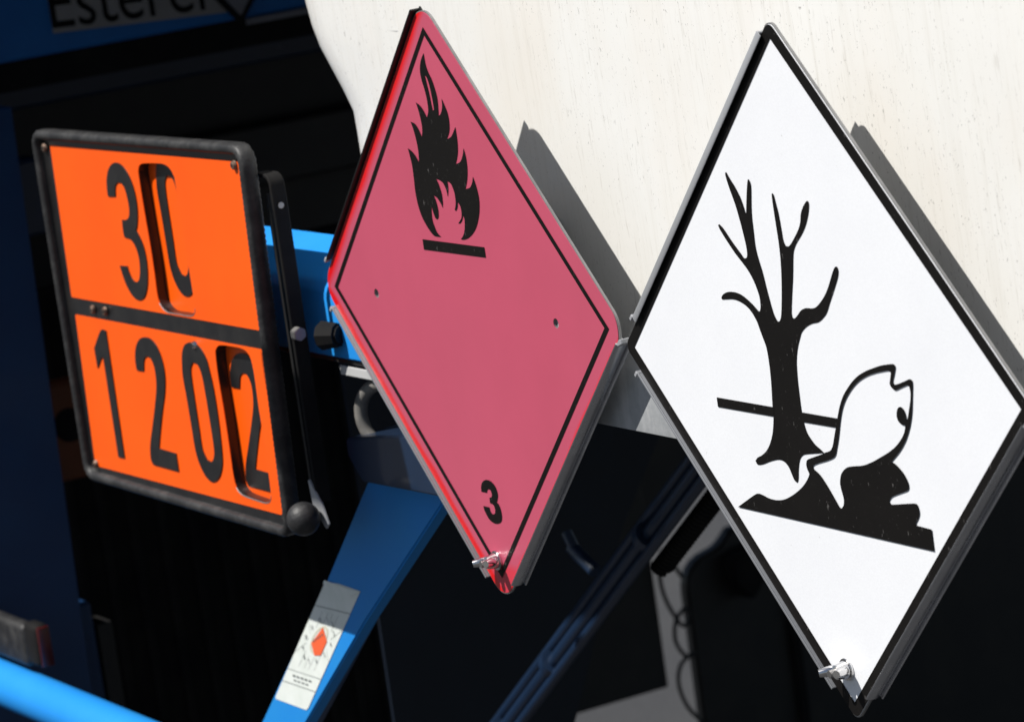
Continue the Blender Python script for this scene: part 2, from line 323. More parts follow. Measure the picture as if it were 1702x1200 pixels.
M['rail_dark'] = metal("rail_blackened", (.07, .07, .07), .42, dark=(.02, .02, .02))
M['edge'] = metal("cut_aluminium", (.34, .34, .34), .6, patina=.6)
M['chrome'] = metal("plated_steel", (.75, .74, .73), .18, patina=.25)
M['steel'] = metal("dull_steel", (.38, .37, .36), .45, patina=.6)
t = NT("rusty_screw", (.2, .13, .09), .5, .6)
t.color(t.mix(t.ramp(t.noise(freq=260, detail=4), .4, .62), (.30, .21, .16), (.09, .055, .04))); M['screw'] = t.m
t = NT("galvanised_skirt", (.30, .31, .32), .6, 0)
z1 = t.noise(freq=55, detail=8, rough=.7); z2 = t.noise(scale=(1, 1, .15), freq=90, detail=4)
cz = t.mix(t.ramp(z1, .35, .7), (.29, .305, .32), (.42, .43, .44))
t.color(t.mix(t.math('MULTIPLY', t.ramp(z2, .5, .7), .5), cz, (.52, .53, .54))).bump(z1, .3, .001); M['skirt'] = t.m

# cream tank paint: faint vertical runs, rain dirt, pits
t = NT("cream_tank_paint", (.74, .72, .66), .45, coat=.15)
runs = t.noise(scale=(1, 1, .035), freq=150, detail=5, rough=.65)
runs2 = t.noise(scale=(1, 1, .09), freq=420, detail=3, rough=.7)
soft = t.noise(freq=4.5, detail=4)
c = t.mix(t.ramp(soft, .35, .7), (.83, .825, .80), (.79, .78, .745))
c = t.mix(t.ramp(t.noise(scale=(1, 1, .45), freq=9, detail=5), .48, .72, 0, .55), c, (.79, .745, .68))
c = t.mix(t.ramp(runs, .52, .74, 0, .22), c, (.56, .53, .46))
c = t.mix(t.ramp(runs2, .60, .72, 0, .35), c, (.42, .39, .34))
pit = t.math('MAXIMUM', t.ramp(t.noise(scale=(1, 1, .5), freq=520, detail=2, rough=.85), .655, .70), t.math('MULTIPLY', t.ramp(t.noise(scale=(1, 1, .5), freq=250, detail=2, rough=.8), .70, .73), .7))
patch = t.ramp(t.noise(freq=6, detail=3), .35, .58)
c = t.mix(t.math('MULTIPLY', t.math('MULTIPLY', pit, patch), .62), c, (.20, .185, .17))
t.color(c); t.bump(t.noise(scale=(1, 1, .3), freq=120, detail=4), .18, .001); M['tank'] = t.m

def paint(name, c1, c2, rough=.3, coat=.4, f=20):
    t = NT(name, c1, rough, coat=coat)
    n1 = t.noise(freq=f, detail=6, rough=.6)
    chips = t.ramp(t.noise(freq=70, detail=4, rough=.7), .70, .74)
    t.color(t.mix(t.math('MULTIPLY', chips, .6), t.mix(t.ramp(n1, .4, .7), c1, c2), tuple(min(1, v*1.5+.06) for v in c2)))
    t.bump(n1, .05, .001); return t.m
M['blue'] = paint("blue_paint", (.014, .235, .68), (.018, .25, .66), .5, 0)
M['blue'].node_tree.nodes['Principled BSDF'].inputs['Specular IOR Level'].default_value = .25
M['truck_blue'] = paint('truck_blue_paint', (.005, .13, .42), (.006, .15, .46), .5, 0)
M['shade_blue'] = paint("shaded_blue_paint", (.003, .032, .110), (.004, .040, .125), .5, .1)  # darkened copy of the blue: shade put into the colour
M['navy'] = paint("shaded_navy_paint", (.002, .014, .042), (.003, .017, .050), .5)  # darker still, shade put into the colour of pipes, tap and head plate
M['black'] = paint("black_paint", (.010, .010, .011), (.018, .017, .016), .5, .1)
M['matt'] = paint("matt_black_rubber", (.008, .008, .009), (.016, .015, .014), .75, 0)
M['tan'] = paint("pale_grey_board", (.30, .285, .28), (.26, .25, .24), .6, 0)
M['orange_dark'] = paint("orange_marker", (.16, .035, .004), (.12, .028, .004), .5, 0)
M['matt'].node_tree.nodes['Principled BSDF'].inputs['Specular IOR Level'].default_value = .12
M['redlamp'] = paint("red_lens", (.10, .006, .006), (.07, .006, .006), .3, .2)
M['sticker'] = paint("paper_sticker", (.78, .82, .78), (.70, .75, .70), .5, 0, 60)
M['ink'] = NT("grey_ink", (.09, .10, .10), .6).m
M['paper_tint'] = NT('cream_ink', (.62, .60, .48), .6).m
M['pitch'] = paint('shaded_blue_black', (.0015, .006, .016), (.002, .008, .02), .6, 0)  # darkest blue copy: shade put into the chassis plate's colour
M['zinc'] = paint('worn_zinc', (.20, .19, .175), (.11, .105, .10), .55, 0, 60)
M['pent'] = NT("orange_ink", (.85, .13, .04), .5).m
M['greyplate'] = paint("grey_plate", (.20, .20, .225), (.17, .17, .19), .5, 0)
M['paleplate'] = paint("pale_plate", (.5, .5, .5), (.42, .42, .42), .5, 0)

t = NT("asphalt", (.05, .05, .052), .9)
g1 = t.noise(freq=90, detail=6, rough=.8); g2 = t.noise(freq=1.5, detail=4)
c = t.mix(t.ramp(g1, .35, .7), (.024, .025, .028), (.052, .053, .057))
t.color(t.mix(t.ramp(g2, .4, .7, 0, .4), c, (.06, .06, .06))).bump(g1, .6, .004); M['asphalt'] = t.m

# ------------------------------------------------------------------ setting: ground
bm = bmesh.new(); bmesh.ops.create_grid(bm, x_segments=8, y_segments=8, size=150)
bmesh.ops.translate(bm, verts=bm.verts[:], vec=(0, 0, -1.4))
tag(obj("ground", bm, M['asphalt']), kind="structure")

# ------------------------------------------------------------------ the tank
def soft(v, lo, hi):
    w = (hi-lo)*.35
    if v > hi: return hi+w*math.tanh((v-hi)/w)
    if v < lo: return lo+w*math.tanh((v-lo)/w)
    return v
def tank_y(x, z):          # the barrel is very slightly dished and twisted
    x, z = soft(x, -.10, .60), soft(z, -.03, .15)
    return .0640-.036*x-.030*(z-.11)
tank = thing("tank_body", (.6, 1.2, -1.4), "large cream painted steel tank behind the two diamond placards", "tank")
def edge_x(z):          # where the head starts to turn away
    D_ = .010
    pts = [(-.05, -.2505+D_), (.09, -.2505+D_), (.103, -.2490+D_), (.1134, -.2501+D_), (.1251, -.2585+D_), (.143, -.2735+D_), (.160, -.2880+D_), (.178, -.2968+D_), (.1995, -.3018+D_), (.25, -.309+D_), (.45, -.33+D_), (1.3, -.36+D_)]
    for (z0, x0), (z1, x1) in zip(pts, pts[1:]):
        if z <= z1: return x0+(x1-x0)*max(0, (z-z0)/(z1-z0))
    return pts[-1][1]
zs = [-.050+i*(.650/40) for i in range(41)]
loop = [('f', z) for z in zs]
for k in range(1, 9):
    a = math.radians(90*k/8); loop.append(('t', .6+.7*math.sin(a), .7*(1-math.cos(a))))
for k in range(0, 9):
    a = math.radians(90*k/8); loop.append(('b', 1.3-.7*(1-math.cos(a)), 2.4-.7*(1-math.sin(a))))
loop.append(('b', -.050, 2.4))
def ring(x, inset, flare=0, head=False):
    out = []
    for q in loop:
        if q[0] == 'f': z = q[1]; xx = (edge_x(z)+x) if head else x; out.append((xx, tank_y(xx, z)+inset, z))
        elif q[0] == 't': xx = (edge_x(q[1])+x) if head else x; out.append((xx, tank_y(xx, .6)+q[2]+inset, q[1]-inset*.8))
        else: xx = (edge_x(q[1])+x) if head else x; out.append((xx, q[2]-inset, q[1]-(inset*.8 if q[1] > .1 else 0)))
    return out
rings = [ring(x, 0) for x in (2.2, 1.5, 1.0, .7, .4, .1, -.1, -.165)]
r = .12
for k in range(0, 9):
    a = math.radians(90*k/8); rings.append(ring(-r*math.sin(a), r*(1-math.cos(a)), head=True))
bm = bmesh.new()
VR = [[bm.verts.new(v) for v in rg] for rg in rings]
for A, Bn in zip(VR, VR[1:]):
    for i in range(len(A)-1): bm.faces.new((A[i], A[i+1], Bn[i+1], Bn[i]))
    bm.faces.new((A[-1], A[0], Bn[0], Bn[-1]))
bm.faces.new(VR[-1]); bm.faces.new(VR[0])
obj("shell", bm, M['tank'], tank, 40)
# overlapping reinforcement strip left of the weld
bm = bmesh.new()
zs2 = [.1775+i*.0114 for i in range(30)]
def strip_row(z): return [(-.187, .0004), (-.184, -.0001), (-.1690, -.0004), (-.1680, -.0003), (-.1664, 0.0003)]
R_ = []
for z in zs2:
    dx = -.004*math.sin((z-.17)*40) if z < .2 else 0
    R_.append([bm.verts.new((x+dx if i > 1 else x, tank_y(x, z)+o, z)) for i, (x, o) in enumerate(strip_row(z))])
for A, Bn in zip(R_, R_[1:]):
    for i in range(4): bm.faces.new((A[i], A[i+1], Bn[i+1], Bn[i]))
obj("overlap_strip", bm, M['tank'], tank, 30)
# skirt below the tank
bm = box_bm(.09, .51, .0180, .0205, -.0737, -.018, .0008)
obj("skirt", bm, M['skirt'], tank, 30)
bm = box_bm(.09, .51, .0206, .16, -.0735, -.071, 0)
obj("skirt_flange", bm, M['black'], tank)
# small chip and mark on the paint
bm = cyl_bm((.417, .0475, .12), (.417, .0498, .12), .0022, 12); obj("paint_pit", bm, M['black'], tank)

# ------------------------------------------------------------------ placards and their holders
def rot45(a, b): return ((a+b)/math.sqrt(2), (b-a)/math.sqrt(2))   # a: towards lower right, b: towards upper right
def dia(half, r=0, n=8, c=(0, 0)):
    P = [rot45(*q) for q in ((-half, half), (-half, -half), (half, -half), (half, half))]
    P = [(x+c[0], z+c[1]) for x, z in P]
    return round_poly(P, r, n) if r else P

def ab_box(c, a0, a1, b0, b1, y0, y1, bev=.0004):
    bm = box_bm(a0, a1, y0, y1, b0, b1, bev)
    for v in bm.verts:
        x, z = rot45(v.co.x, v.co.z); v.co = Vector((x+c[0], v.co.y, z+c[1]))
    return bm

def placard(c, label, film, kind):
    root = thing("hazard_placard", (c[0], 0, c[1]), label, "hazard placard", "diamond placards on the tank")
    holes = [circle(c[0]+hx, c[1]+hz, .0034, 20) for hx, hz in ((-.1285, -.0005), (.1255, -.002))] if kind == 'red' else []
    hf, rr = (.1505, .018) if kind == "red" else (.1514, .007)
    out = dia(hf, rr, 8, c)
    bm = slab([out]+holes, .0, .0018)
    obj("metal_sheet", bm, M['edge'], root, 30)
    bm = slab([dia(hf-.0008, rr-.0005, 8, c)]+holes, -.0004, .0)
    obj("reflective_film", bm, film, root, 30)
    return root

def holder(c, label, kind):
    root = thing("placard_holder", (c[0], .02, c[1]), label, "placard holder", "metal holders of the diamond placards")
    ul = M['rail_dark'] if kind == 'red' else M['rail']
    def rail(bm, m): return obj("rail", bm, m, root, 40)
    def join(*bms):
        o = bmesh.new()
        for b in bms:
            me = bpy.data.meshes.new("tmp"); b.to_mesh(me); b.free(); o.from_mesh(me); bpy.data.meshes.remove(me)
        return o
    # side wall standing at the sheet's edge and a flange behind it
    rail(join(ab_box(c, -.1527, -.1512, -.123, .1395, -.0030 if kind == 'white' else -.0040, .0045, .0004), ab_box(c, -.1527, -.146, -.123, .1412 if kind == 'red' else .1445, .0031, .0043), *([ab_box(c, -.1526, -.1480, -.1235, .1400, -.0036, -.0028, .0003)] if kind == 'white' else [])), ul)
    rail(join(ab_box(c, -.128, .1250, -.1525, -.1511, -.0030, .0045, .0005), ab_box(c, -.128, .1250, -.1525, -.138, .0031, .0043), ab_box(c, -.1285, .1252, -.1524, -.1506, -.0036, -.0029, .0003)), M['rail_worn'])
    # outer wall: rolled profile extruded along the edge
    bm = bmesh.new(); rg = []
    for a, y in ((.1499, -.0030), (.1506, -.0037), (.1514, -.0034), (.1521, -.0015), (.1525, .0010), (.1525, .0035), (.1519, .0058), (.1509, .0066), (.1505, .0050), (.1510, .0020), (.1505, -.0010)):
        p0, p1 = rot45(a, -.1265), rot45(a, .1385)
        rg.append([bm.verts.new((p0[0]+c[0], y, p0[1]+c[1])), bm.verts.new((p1[0]+c[0], y, p1[1]+c[1]))])
    for i in range(len(rg)): A, Bn = rg[i], rg[(i+1) % len(rg)]; bm.faces.new((A[0], A[1], Bn[1], Bn[0]))
    bm.faces.new([q[0] for q in rg]); bm.faces.new([q[1] for q in rg])
    # outer wall bellies out a little and curls back at its rear edge
    rail(join(bm, ab_box(c, .1512, .1545, -.126, .1375, .0058, .0072, .0006), ab_box(c, .138, .1512, -.126, .1375, .0031, .0043)), M['rail_side'])
    # flared ends of the rails
    for (a, b, da, db) in ((-.1519, -.1235, -.0025, -.002), (-.1285, -.1518, -.0015, -.0028)):
        P = rot45(a, b); Q = rot45(a+da, b+db)
        obj("rail_end", box_bm(-.0012, .0012, -.004, .004, -.002, .002, .0004, mat=Matrix.Translation((c[0]+(P[0]+Q[0])/2, 0, c[1]+(P[1]+Q[1])/2)) @ Matrix.Rotation(math.radians(45), 4, 'Y')), M['rail'], root)
    P = [rot45(.1506, .139), rot45(.1506, .1425), rot45(.153, .1455), rot45(.1555, .144), rot45(.1525, .1375)]
    obj("rail_end", prism_bm([(x+c[0], z+c[1]) for x, z in P], 'y', -.0028, .0055, .0004), M['rail'], root, 40)
    # rear mounting plate with a pointed head, and standoffs to the tank
    obj("mounting_plate", prism_bm([(c[0]-.06, c[1]-.06), (c[0]+.06, c[1]-.06), (c[0]+.06, c[1]+.06), (c[0]-.06, c[1]+.06)], 'y', .0375, .0395), M['steel'], root)
    for q in ((.02, .06), (.02, -.02)):
        obj("standoff", cyl_bm((c[0]+q[0], .0045, c[1]+q[1]), (c[0]+q[0], .0375, c[1]+q[1]), .008, 16), M['steel'], root, 40)
    obj("rear_tie", box_bm(c[0]-.03, c[0]+.04, .0395, .0600, c[1]-.02, c[1]+.05), M['steel'], root)
    obj("back_strap", box_bm(c[0]-.18, c[0]+.18, .0020, .0030, c[1]-.012, c[1]+.012), M['rail'], root)
    # wing nut that locks the sheet at the bottom corner
    nx, nz = c[0]-.0035, c[1]-.1815
    wn_ = bmesh.new()
    cyl_bm((nx, -.0005, nz), (nx, -.0022, nz), .0070, 24, bm=wn_, bev=.0004)
    cyl_bm((nx, -.0022, nz), (nx, -.0095, nz), .0057, 24, r2=.0044, bm=wn_, bev=.0005)
    n_ = obj("wing_nut", wn_, M['chrome'], root, 40)
    for sgn in (-1, 1):
        bm = bmesh.new(); pts = []
        for k in range(7):
            t_ = k/6
            pts.append((nx+sgn*(.003+.0065*t_), -.0035-.0115*t_**1.1, nz+sgn*.0012*t_+.0006))
        tube_bm(pts, lambda q: .0021+.0012*math.sin(q*math.pi*.9), 10, bm=bm)
        obj("wing", bm, M['chrome'], n_, 60)
    obj("stud", cyl_bm((nx, -.009, nz), (nx, -.0140, nz), .0026, 14, bev=.0003), M['steel'], n_, 40)
    return root

W = (.42497, -.00956)
holder((0, 0), "metal edge rails and wing nut holding the pinkish red placard", 'red')
holder(W, "bright metal edge rails and wing nut holding the white tree and fish placard", 'white')

red = placard((0, 0), "red diamond placard, pink from fading and painted sky sheen, with black flame and number 3", M['red'], 'red')
def printed(name, loops, y, m, root, corner=48, n=4):
    L = [smooth_line(l, n, corner) if n > 1 else l for l in loops]
    return obj(name, sheet(L, y), m, root)
obj("printed_border", sheet([dia(.1372), dia(.1332)], -.0007), M['print'], red)
printed("printed_flame", [mm(FLAME), mm(FLAME_SLIT)], -.0007, M['print'], red, 50)
printed("printed_bar", [mm(FLAME_BAR)], -.0007, M['print'], red, n=1)
printed("printed_digit", [mm(THREE)], -.0007, M['print'], red, 50)

white = placard(W, "white diamond placard with black border, bare tree and fish", M['white'], 'white')
obj("printed_border", sheet([dia(.1505, .0064, 8, W), dia(.1427, 0, 8, W)], -.0007), M['print'], white)
printed("printed_tree", [mm(TREE, W)], -.0007, M['print'], white, 60)
printed("printed_waterline", [mm(WATER_LEFT, W)], -.00085, M['print'], white, n=1)
printed("printed_waterline", [mm(WATER_RIGHT, W)], -.00085, M['print'], white, n=1)
printed("printed_fish", [mm(FISH, W), mm(FISH_INSIDE, W)], -.0010, M['print'], white, 50)

# ------------------------------------------------------------------ orange number plate
op = thing("hazard_number_plate", (-.447, -.03, -.192), "orange plate with black numbers 30 over 1202 in a black rubber frame", "number plate")
YF = -.030
slots = [smooth_line(mm(SLOT_UPPER), 3, 60), smooth_line(mm(SLOT_LOWER), 3, 60)]
outer = round_poly([(-.641, .100), (-.6435, -.186), (-.270, -.188), (-.2515, .103)], .008, 5)
obj("base_plate", slab([outer]+slots, YF+.0006, YF+.004), M['enamel'], op)
up = [(-.6194, .0935), (-.6259, -.0343), (-.2572, -.0334), (-.2605, .0950)]
lp = [(-.6242, -.0490), (-.6335, -.1790), (-.2680, -.1772), (-.2576, -.0481)]
for nm, fld, sl in (("upper", up, slots[0]), ("lower", lp, slots[1])):
    obj("orange_field", slab([round_poly(fld, .0015, 3), sl], YF, YF+.0006), M['orange'], op)
for sl in slots:       # deep slot: dark walls, bright cut edge, and the flap behind it
    bm = bmesh.new(); add_walls(bm, sl, YF+.004, YF+.009)
    obj("slot_wall", bm, M['enamel'], op, 60)
    bm = bmesh.new()
    zmin = min(q[1] for q in sl)
    lowp = [q for q in sl if q[1] < zmin+.0075]
    low = sorted(lowp, key=lambda q: q[0])
    tube_bm([(q[0], YF+.0001, q[1]) for q in low], .00045, 6, bm=bm)
    obj("slot_rim", bm, M['edge'], op, 60)
YR = YF+.009
flaps = [(-.470, -.375, -.040, .0885), (-.375, -.286, -.178, -.046)]
for x0, x1, z0, z1 in flaps:
    obj("digit_flap", box_bm(x0, x1, YR, YR+.002, z0, z1, 0), M['orange'], op)
def digit(loops, y, off=(0, 0)):
    L = [smooth_line([(x/1000+off[0], z/1000+off[1]) for x, z in l], 4, 50) for l in loops]
    bm = slab(L, y-.0009, y)
    return obj("digit", bm, M['enamel'], op, 35)
digit([PLATE_THREE], YF); digit([PLATE_ONE], YF); digit([PLATE_TWO], YF); digit([PLATE_ZERO, PLATE_ZERO_INSIDE], YF)
digit([PLATE_ZERO, PLATE_ZERO_INSIDE], YR, (-.0137, .1455)); digit([PLATE_TWO], YR, (.1580, -.001))
def screw(x, z, m, r=.0036, y=YF):
    bm = cyl_bm((x, y-.0002, z), (x, y-.0030, z), r, 20, r2=r*.72, bev=.0004)
    s_ = obj("screw", bm, m, op, 50)
    obj("socket", cyl_bm((x, y-.0029, z), (x, y-.0033, z), r*.38, 6), M['black'], s_)
for x, z in ((-.6290, .0915), (-.2690, .0925), (-.6300, -.1770), (-.2735, -.1768), (-.5825, -.0412), (-.5580, -.0408)):
    screw(x, z, M['screw'], .0040)
screw(-.3910, -.0545, M['chrome'], .0034)
# rubber edging, ribbed
rim_in = round_poly([(-.642, .1015), (-.6445, -.1868), (-.269, -.1885), (-.2505, .1045)], .010, 7)
P = []
N = len(rim_in)
for i in range(N):
    a, b = Vector(rim_in[i]), Vector(rim_in[(i+1) % N]); L_ = (b-a).length; k = max(1, int(L_/.0022))
    for j in range(k): P.append(a.lerp(b, j/k))
bm = bmesh.new(); rings = []
prof = [(-.0032, -.0035), (-.0010, -.0056), (.0024, -.0056), (.0046, -.0035), (.0050, .002), (.0046, .0065), (.002, .0085), (-.0030, .0085)]
for i, q in enumerate(P):
    tg = (P[(i+1) % len(P)]-P[i-1]).normalized(); nr = Vector((-tg.y, tg.x))
    if i == 0: sign = 1 if (q-Vector((-.45, -.04))).dot(nr) > 0 else -1
    nr = nr*sign; f = 1.0 if i % 2 else .93
    rings.append([bm.verts.new((q.x+nr.x*u*f, YF+v*f, q.y+nr.y*u*f)) for u, v in prof])
for i in range(len(rings)):
    A, Bn = rings[i], rings[(i+1) % len(rings)]
    for k in range(8): bm.faces.new((A[k], A[(k+1) % 8], Bn[(k+1) % 8], Bn[k]))
obj("rubber_edging", bm, M['rubber'], op, 50)
# ball grip at the lower right corner
bm = bmesh.new(); bmesh.ops.create_uvsphere(bm, u_segments=40, v_segments=24, radius=.0128)
bmesh.ops.translate(bm, verts=bm.verts[:], vec=(-.2340, -.0350, -.1730))
ball = obj("ball_grip", bm, M['rubber'], op, 180)

# swing bracket behind the plate
br = thing("plate_bracket", (-.23, 0, -.16), "black flat steel swing bracket with bolt, standing behind the right edge of the orange plate", "bracket")
def flat_bar(pts, w, t_, m, name, root):
    """bar following pts in x-z, t_ thick in plane, spanning y"""
    bm = bmesh.new(); rg = []
    Pv = [Vector(q) for q in pts]
    for i, q in enumerate(Pv):
        tg = (Pv[min(i+1, len(Pv)-1)]-Pv[max(i-1, 0)]).normalized(); nr = Vector((-tg.y, tg.x))*t_/2
        rg.append([bm.verts.new((q.x+s*nr.x, y, q.y+s*nr.y)) for s, y in ((1, w[0]), (1, w[1]), (-1, w[1]), (-1, w[0]))])
    for A, Bn in zip(rg, rg[1:]):
        for k in range(4): bm.faces.new((A[k], A[(k+1) % 4], Bn[(k+1) % 4], Bn[k]))
    bm.faces.new(rg[0]); bm.faces.new(rg[-1])
    bmesh.ops.recalc_face_normals(bm, faces=bm.faces[:])
    bmesh.ops.bevel(bm, geom=[e for e in bm.edges if e.calc_face_angle(0) > 1], offset=.0006, segments=1, affect='EDGES')
    return obj(name, bm, m, root, 35)
arc = [(-.262, .0835), (-.244, .0835)]+[(-.2440+.008*math.sin(math.radians(a)), .0755+.008*math.cos(math.radians(a))) for a in (15, 30, 45, 60, 75, 90)]
arc += [(-.2355, .05), (-.2360, 0), (-.2365, -.04), (-.2370, -.10), (-.2380, -.165)]
frame = flat_bar(arc, (-.0205, -.0085), .003, M['matt'], "bent_bar", br)
obj("hinge_strip", box_bm(-.2475, -.2440, -.0195, -.0100, -.155, .0700, .0004), M['black'], br)
obj("bolt_slot", cyl_bm((-.2348, -.0145, .0610), (-.2338, -.0145, .0610), .0024, 14), M['steel'], br)
obj("bolt", cyl_bm((-.2345, -.0180, -.0350), (-.2270, -.0180, -.0350), .0054, 6, bev=.0005), M['steel'], br, 30)
obj("locking_knob", cyl_bm((-.2300, .0000, -.0400), (-.2140, .0080, -.0400), .0115, 9, r2=.009, bev=.002), M['matt'], br, 35)
poly = [(-.2455, -.1480), (-.2440, -.1470), (-.2275, -.1660), (-.2215, -.1790), (-.2265, -.1830), (-.2430, -.1680)]
obj("latch", prism_bm(poly, 'y', -.0215, -.0195, .0004), M['rail'], br, 30)
obj("latch_fold", prism_bm([(-.0195, -.150), (-.0120, -.158), (-.0120, -.176), (-.0195, -.170)], 'x', -.2460, -.2445), M['rail'], br, 30)

# ------------------------------------------------------------------ blue carrier beam behind the plate
bt = thing("carrier_beam", (-.3, .06, -.06), "blue painted steel beam passing behind the orange plate and the red placard", "beam")
prof = [(.0100, -.0590), (.0100, -.0124), (.0125, -.0050), (.0185, .0010), (.062, .0200), (.064, -.0590)]
bm = prism_bm(prof, 'x', -.60, -.120, .0012)
obj("beam_body", bm, M['blue'], bt, 30)
obj("lower_flange", box_bm(-.60, -.12, .0125, .070, -.0635, -.0594, .0006), M['black'], bt)
obj("white_strip", box_bm(-.2270, -.1500, .0098, .0116, -.0715, -.0645, .0005), M['paleplate'], bt)
obj("beam_end_plate", box_bm(-.1195, -.115, .004, .075, -.062, .022, .001), M['blue'], bt)

# ring shackle
sh = thing("shackle", (-.205, .03, -.125), "dull grey metal ring under the blue beam beside the red placard", "shackle")
pts = [(-.203+.021*math.cos(a), .030+.010*math.cos(a), -.105+.024*math.sin(a)) for a in [2*math.pi*i/28 for i in range(28)]]
obj("ring", tube_bm(pts, .0052, 10, closed=True), M['zinc'], sh, 60)
obj("lug", box_bm(-.208, -.180, .026, .034, -.135, -.124, .002), M['skirt'], sh, 30)

# ------------------------------------------------------------------ blue strut with sticker
st = thing("support_strut", (-.3, .05, -.9), "blue steel support strut slanting down below the red placard, sunlit at its lower end", "strut")
poly = [(-.2400, -.1480), (-.1150, -.1480), (-.1358, -.1632), (-.2953, -.2780), (-.4326, -.3843), (-.6470, -.5500), (-.6920, -.5500), (-.5210, -.3999), (-.3567, -.2559), (-.2557, -.1615)]
obj("strut_body", prism_bm(poly, 'y', .033, .046, .0015), M['blue'], st, 40)
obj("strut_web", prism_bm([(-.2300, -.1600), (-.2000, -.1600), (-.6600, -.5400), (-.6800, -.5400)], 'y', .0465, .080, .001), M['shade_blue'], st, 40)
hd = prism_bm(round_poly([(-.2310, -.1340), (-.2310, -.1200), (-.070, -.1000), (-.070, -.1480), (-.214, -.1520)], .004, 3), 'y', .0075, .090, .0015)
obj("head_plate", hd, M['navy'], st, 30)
# inspection sticker on the strut
sk = thing("inspection_sticker", (-.41, .0325, -.31), "white inspection sticker with a small orange emblem on the blue strut", "sticker")
Q = {'tl': (-.3555, -.2545), 'tr': (-.2935, -.2520), 'bl': (-.4855, -.3730), 'br': (-.4265, -.3730)}
def sp(u, v):   # u across 0..1, v down 0..1
    a = Vector(Q['tl']).lerp(Vector(Q['tr']), u); b = Vector(Q['bl']).lerp(Vector(Q['br']), u); q = a.lerp(b, v); return (q.x, q.y)
def spoly(pts): return [sp(*q) for q in pts]
obj("paper", sheet([spoly([(0, .01), (.35, 0), (1, .02), (1, .98), (.97, 1), (.03, 1), (0, .98)])], .0326), M['sticker'], sk)
def line(a, b, w, m=None, name="printed_line"):
    A, Bv = Vector(sp(*a)), Vector(sp(*b)); d = (Bv-A).normalized(); n_ = Vector((-d.y, d.x))*w/2
    obj(name, sheet([[tuple(A+n_), tuple(Bv+n_), tuple(Bv-n_), tuple(A-n_)]], .0323), m or M['ink'], sk)
cu, cv = .5, .46
for k in range(12):
    a = math.radians(15+30*k); du, dv = math.cos(a), math.sin(a)
    s_ = min(.49/abs(du) if abs(du) > 1e-6 else 9, (.23/abs(dv) if abs(dv) > 1e-6 else 9))
    line((cu+du*.30, cv+dv*.135), (cu+du*s_, cv+dv*s_), .00022)
line((0, .735), (1, .735), .00035); line((0, .84), (1, .84), .0005); line((0, .20), (1, .20), .0005)
for k in range(5): line((.22+k*.12, .775), (.30+k*.12, .775), .0016, name="printed_word")
for k in range(4): line((.30+k*.12, .808), (.38+k*.12, .808), .0012, name="printed_word")
obj("torn_edge", sheet([spoly([(-.02, -.005), (-.01, .025), (.3, .03), (.62, .055), (.80, .075), (1.02, .02), (.7, .02), (.3, .004)])], .0318), M["sticker"], sk)
ring_ = [(cu+.20*math.cos(q), cv-.01+.115*math.sin(q)) for q in [2*math.pi*i/28 for i in range(28)]]
ring_i = [(cu+.165*math.cos(q), cv-.01+.095*math.sin(q)) for q in [2*math.pi*i/28 for i in range(28)]]
obj("printed_ring", sheet([spoly(ring_), spoly(ring_i)], .0324), M["paper_tint"], sk)
obj("printed_emblem", sheet([[(-.3725, -.295), (-.3690, -.306), (-.3845, -.320), (-.3965, -.322), (-.3985, -.312)]], .0322), M['pent'], sk)
for k in range(5):
    a, b = Vector((-.3955, -.3105)), Vector((-.3730, -.3005)); q = a.lerp(b, (k+.3)/5.2)
    obj("printed_word", sheet([[(q.x+.0006, q.y+.0012), (q.x+.0024, q.y+.0020), (q.x+.0024, q.y+.0002), (q.x+.0006, q.y-.0006)]], .0320), M['ink'], sk)
def txt_mesh(body, size, m, root, place, name="printed_digit", w=1.0):
    cu_ = bpy.data.curves.new("t", 'FONT'); cu_.body = body; cu_.size = size; cu_.align_x = 'CENTER'; cu_.align_y = 'CENTER'
    o = bpy.data.objects.new("t", cu_); C.objects.link(o)
    dg = bpy.context.evaluated_depsgraph_get(); me = bpy.data.meshes.new_from_object(o.evaluated_get(dg))
    bpy.data.objects.remove(o); bpy.data.curves.remove(cu_)
    for v in me.vertices: v.co = place(v.co.x*w, v.co.y)-total_loc(root)
    me.materials.clear(); me.materials.append(m)
    r_ = bpy.data.objects.new(name, me); C.objects.link(r_); r_.parent = root; return r_
for k in range(12):
    a = math.radians(30*k); u, v = cu+.36*math.cos(a), cv+.175*math.sin(a)
    q = sp(u, v); r_ = math.radians(18)
    txt_mesh(str((k+3) % 12+1), .0060, M['ink'], sk,
             lambda x, y, q=q: Vector((q[0]+x*math.cos(r_)-y*math.sin(r_), .0322, q[1]+x*math.sin(r_)+y*math.cos(r_))))

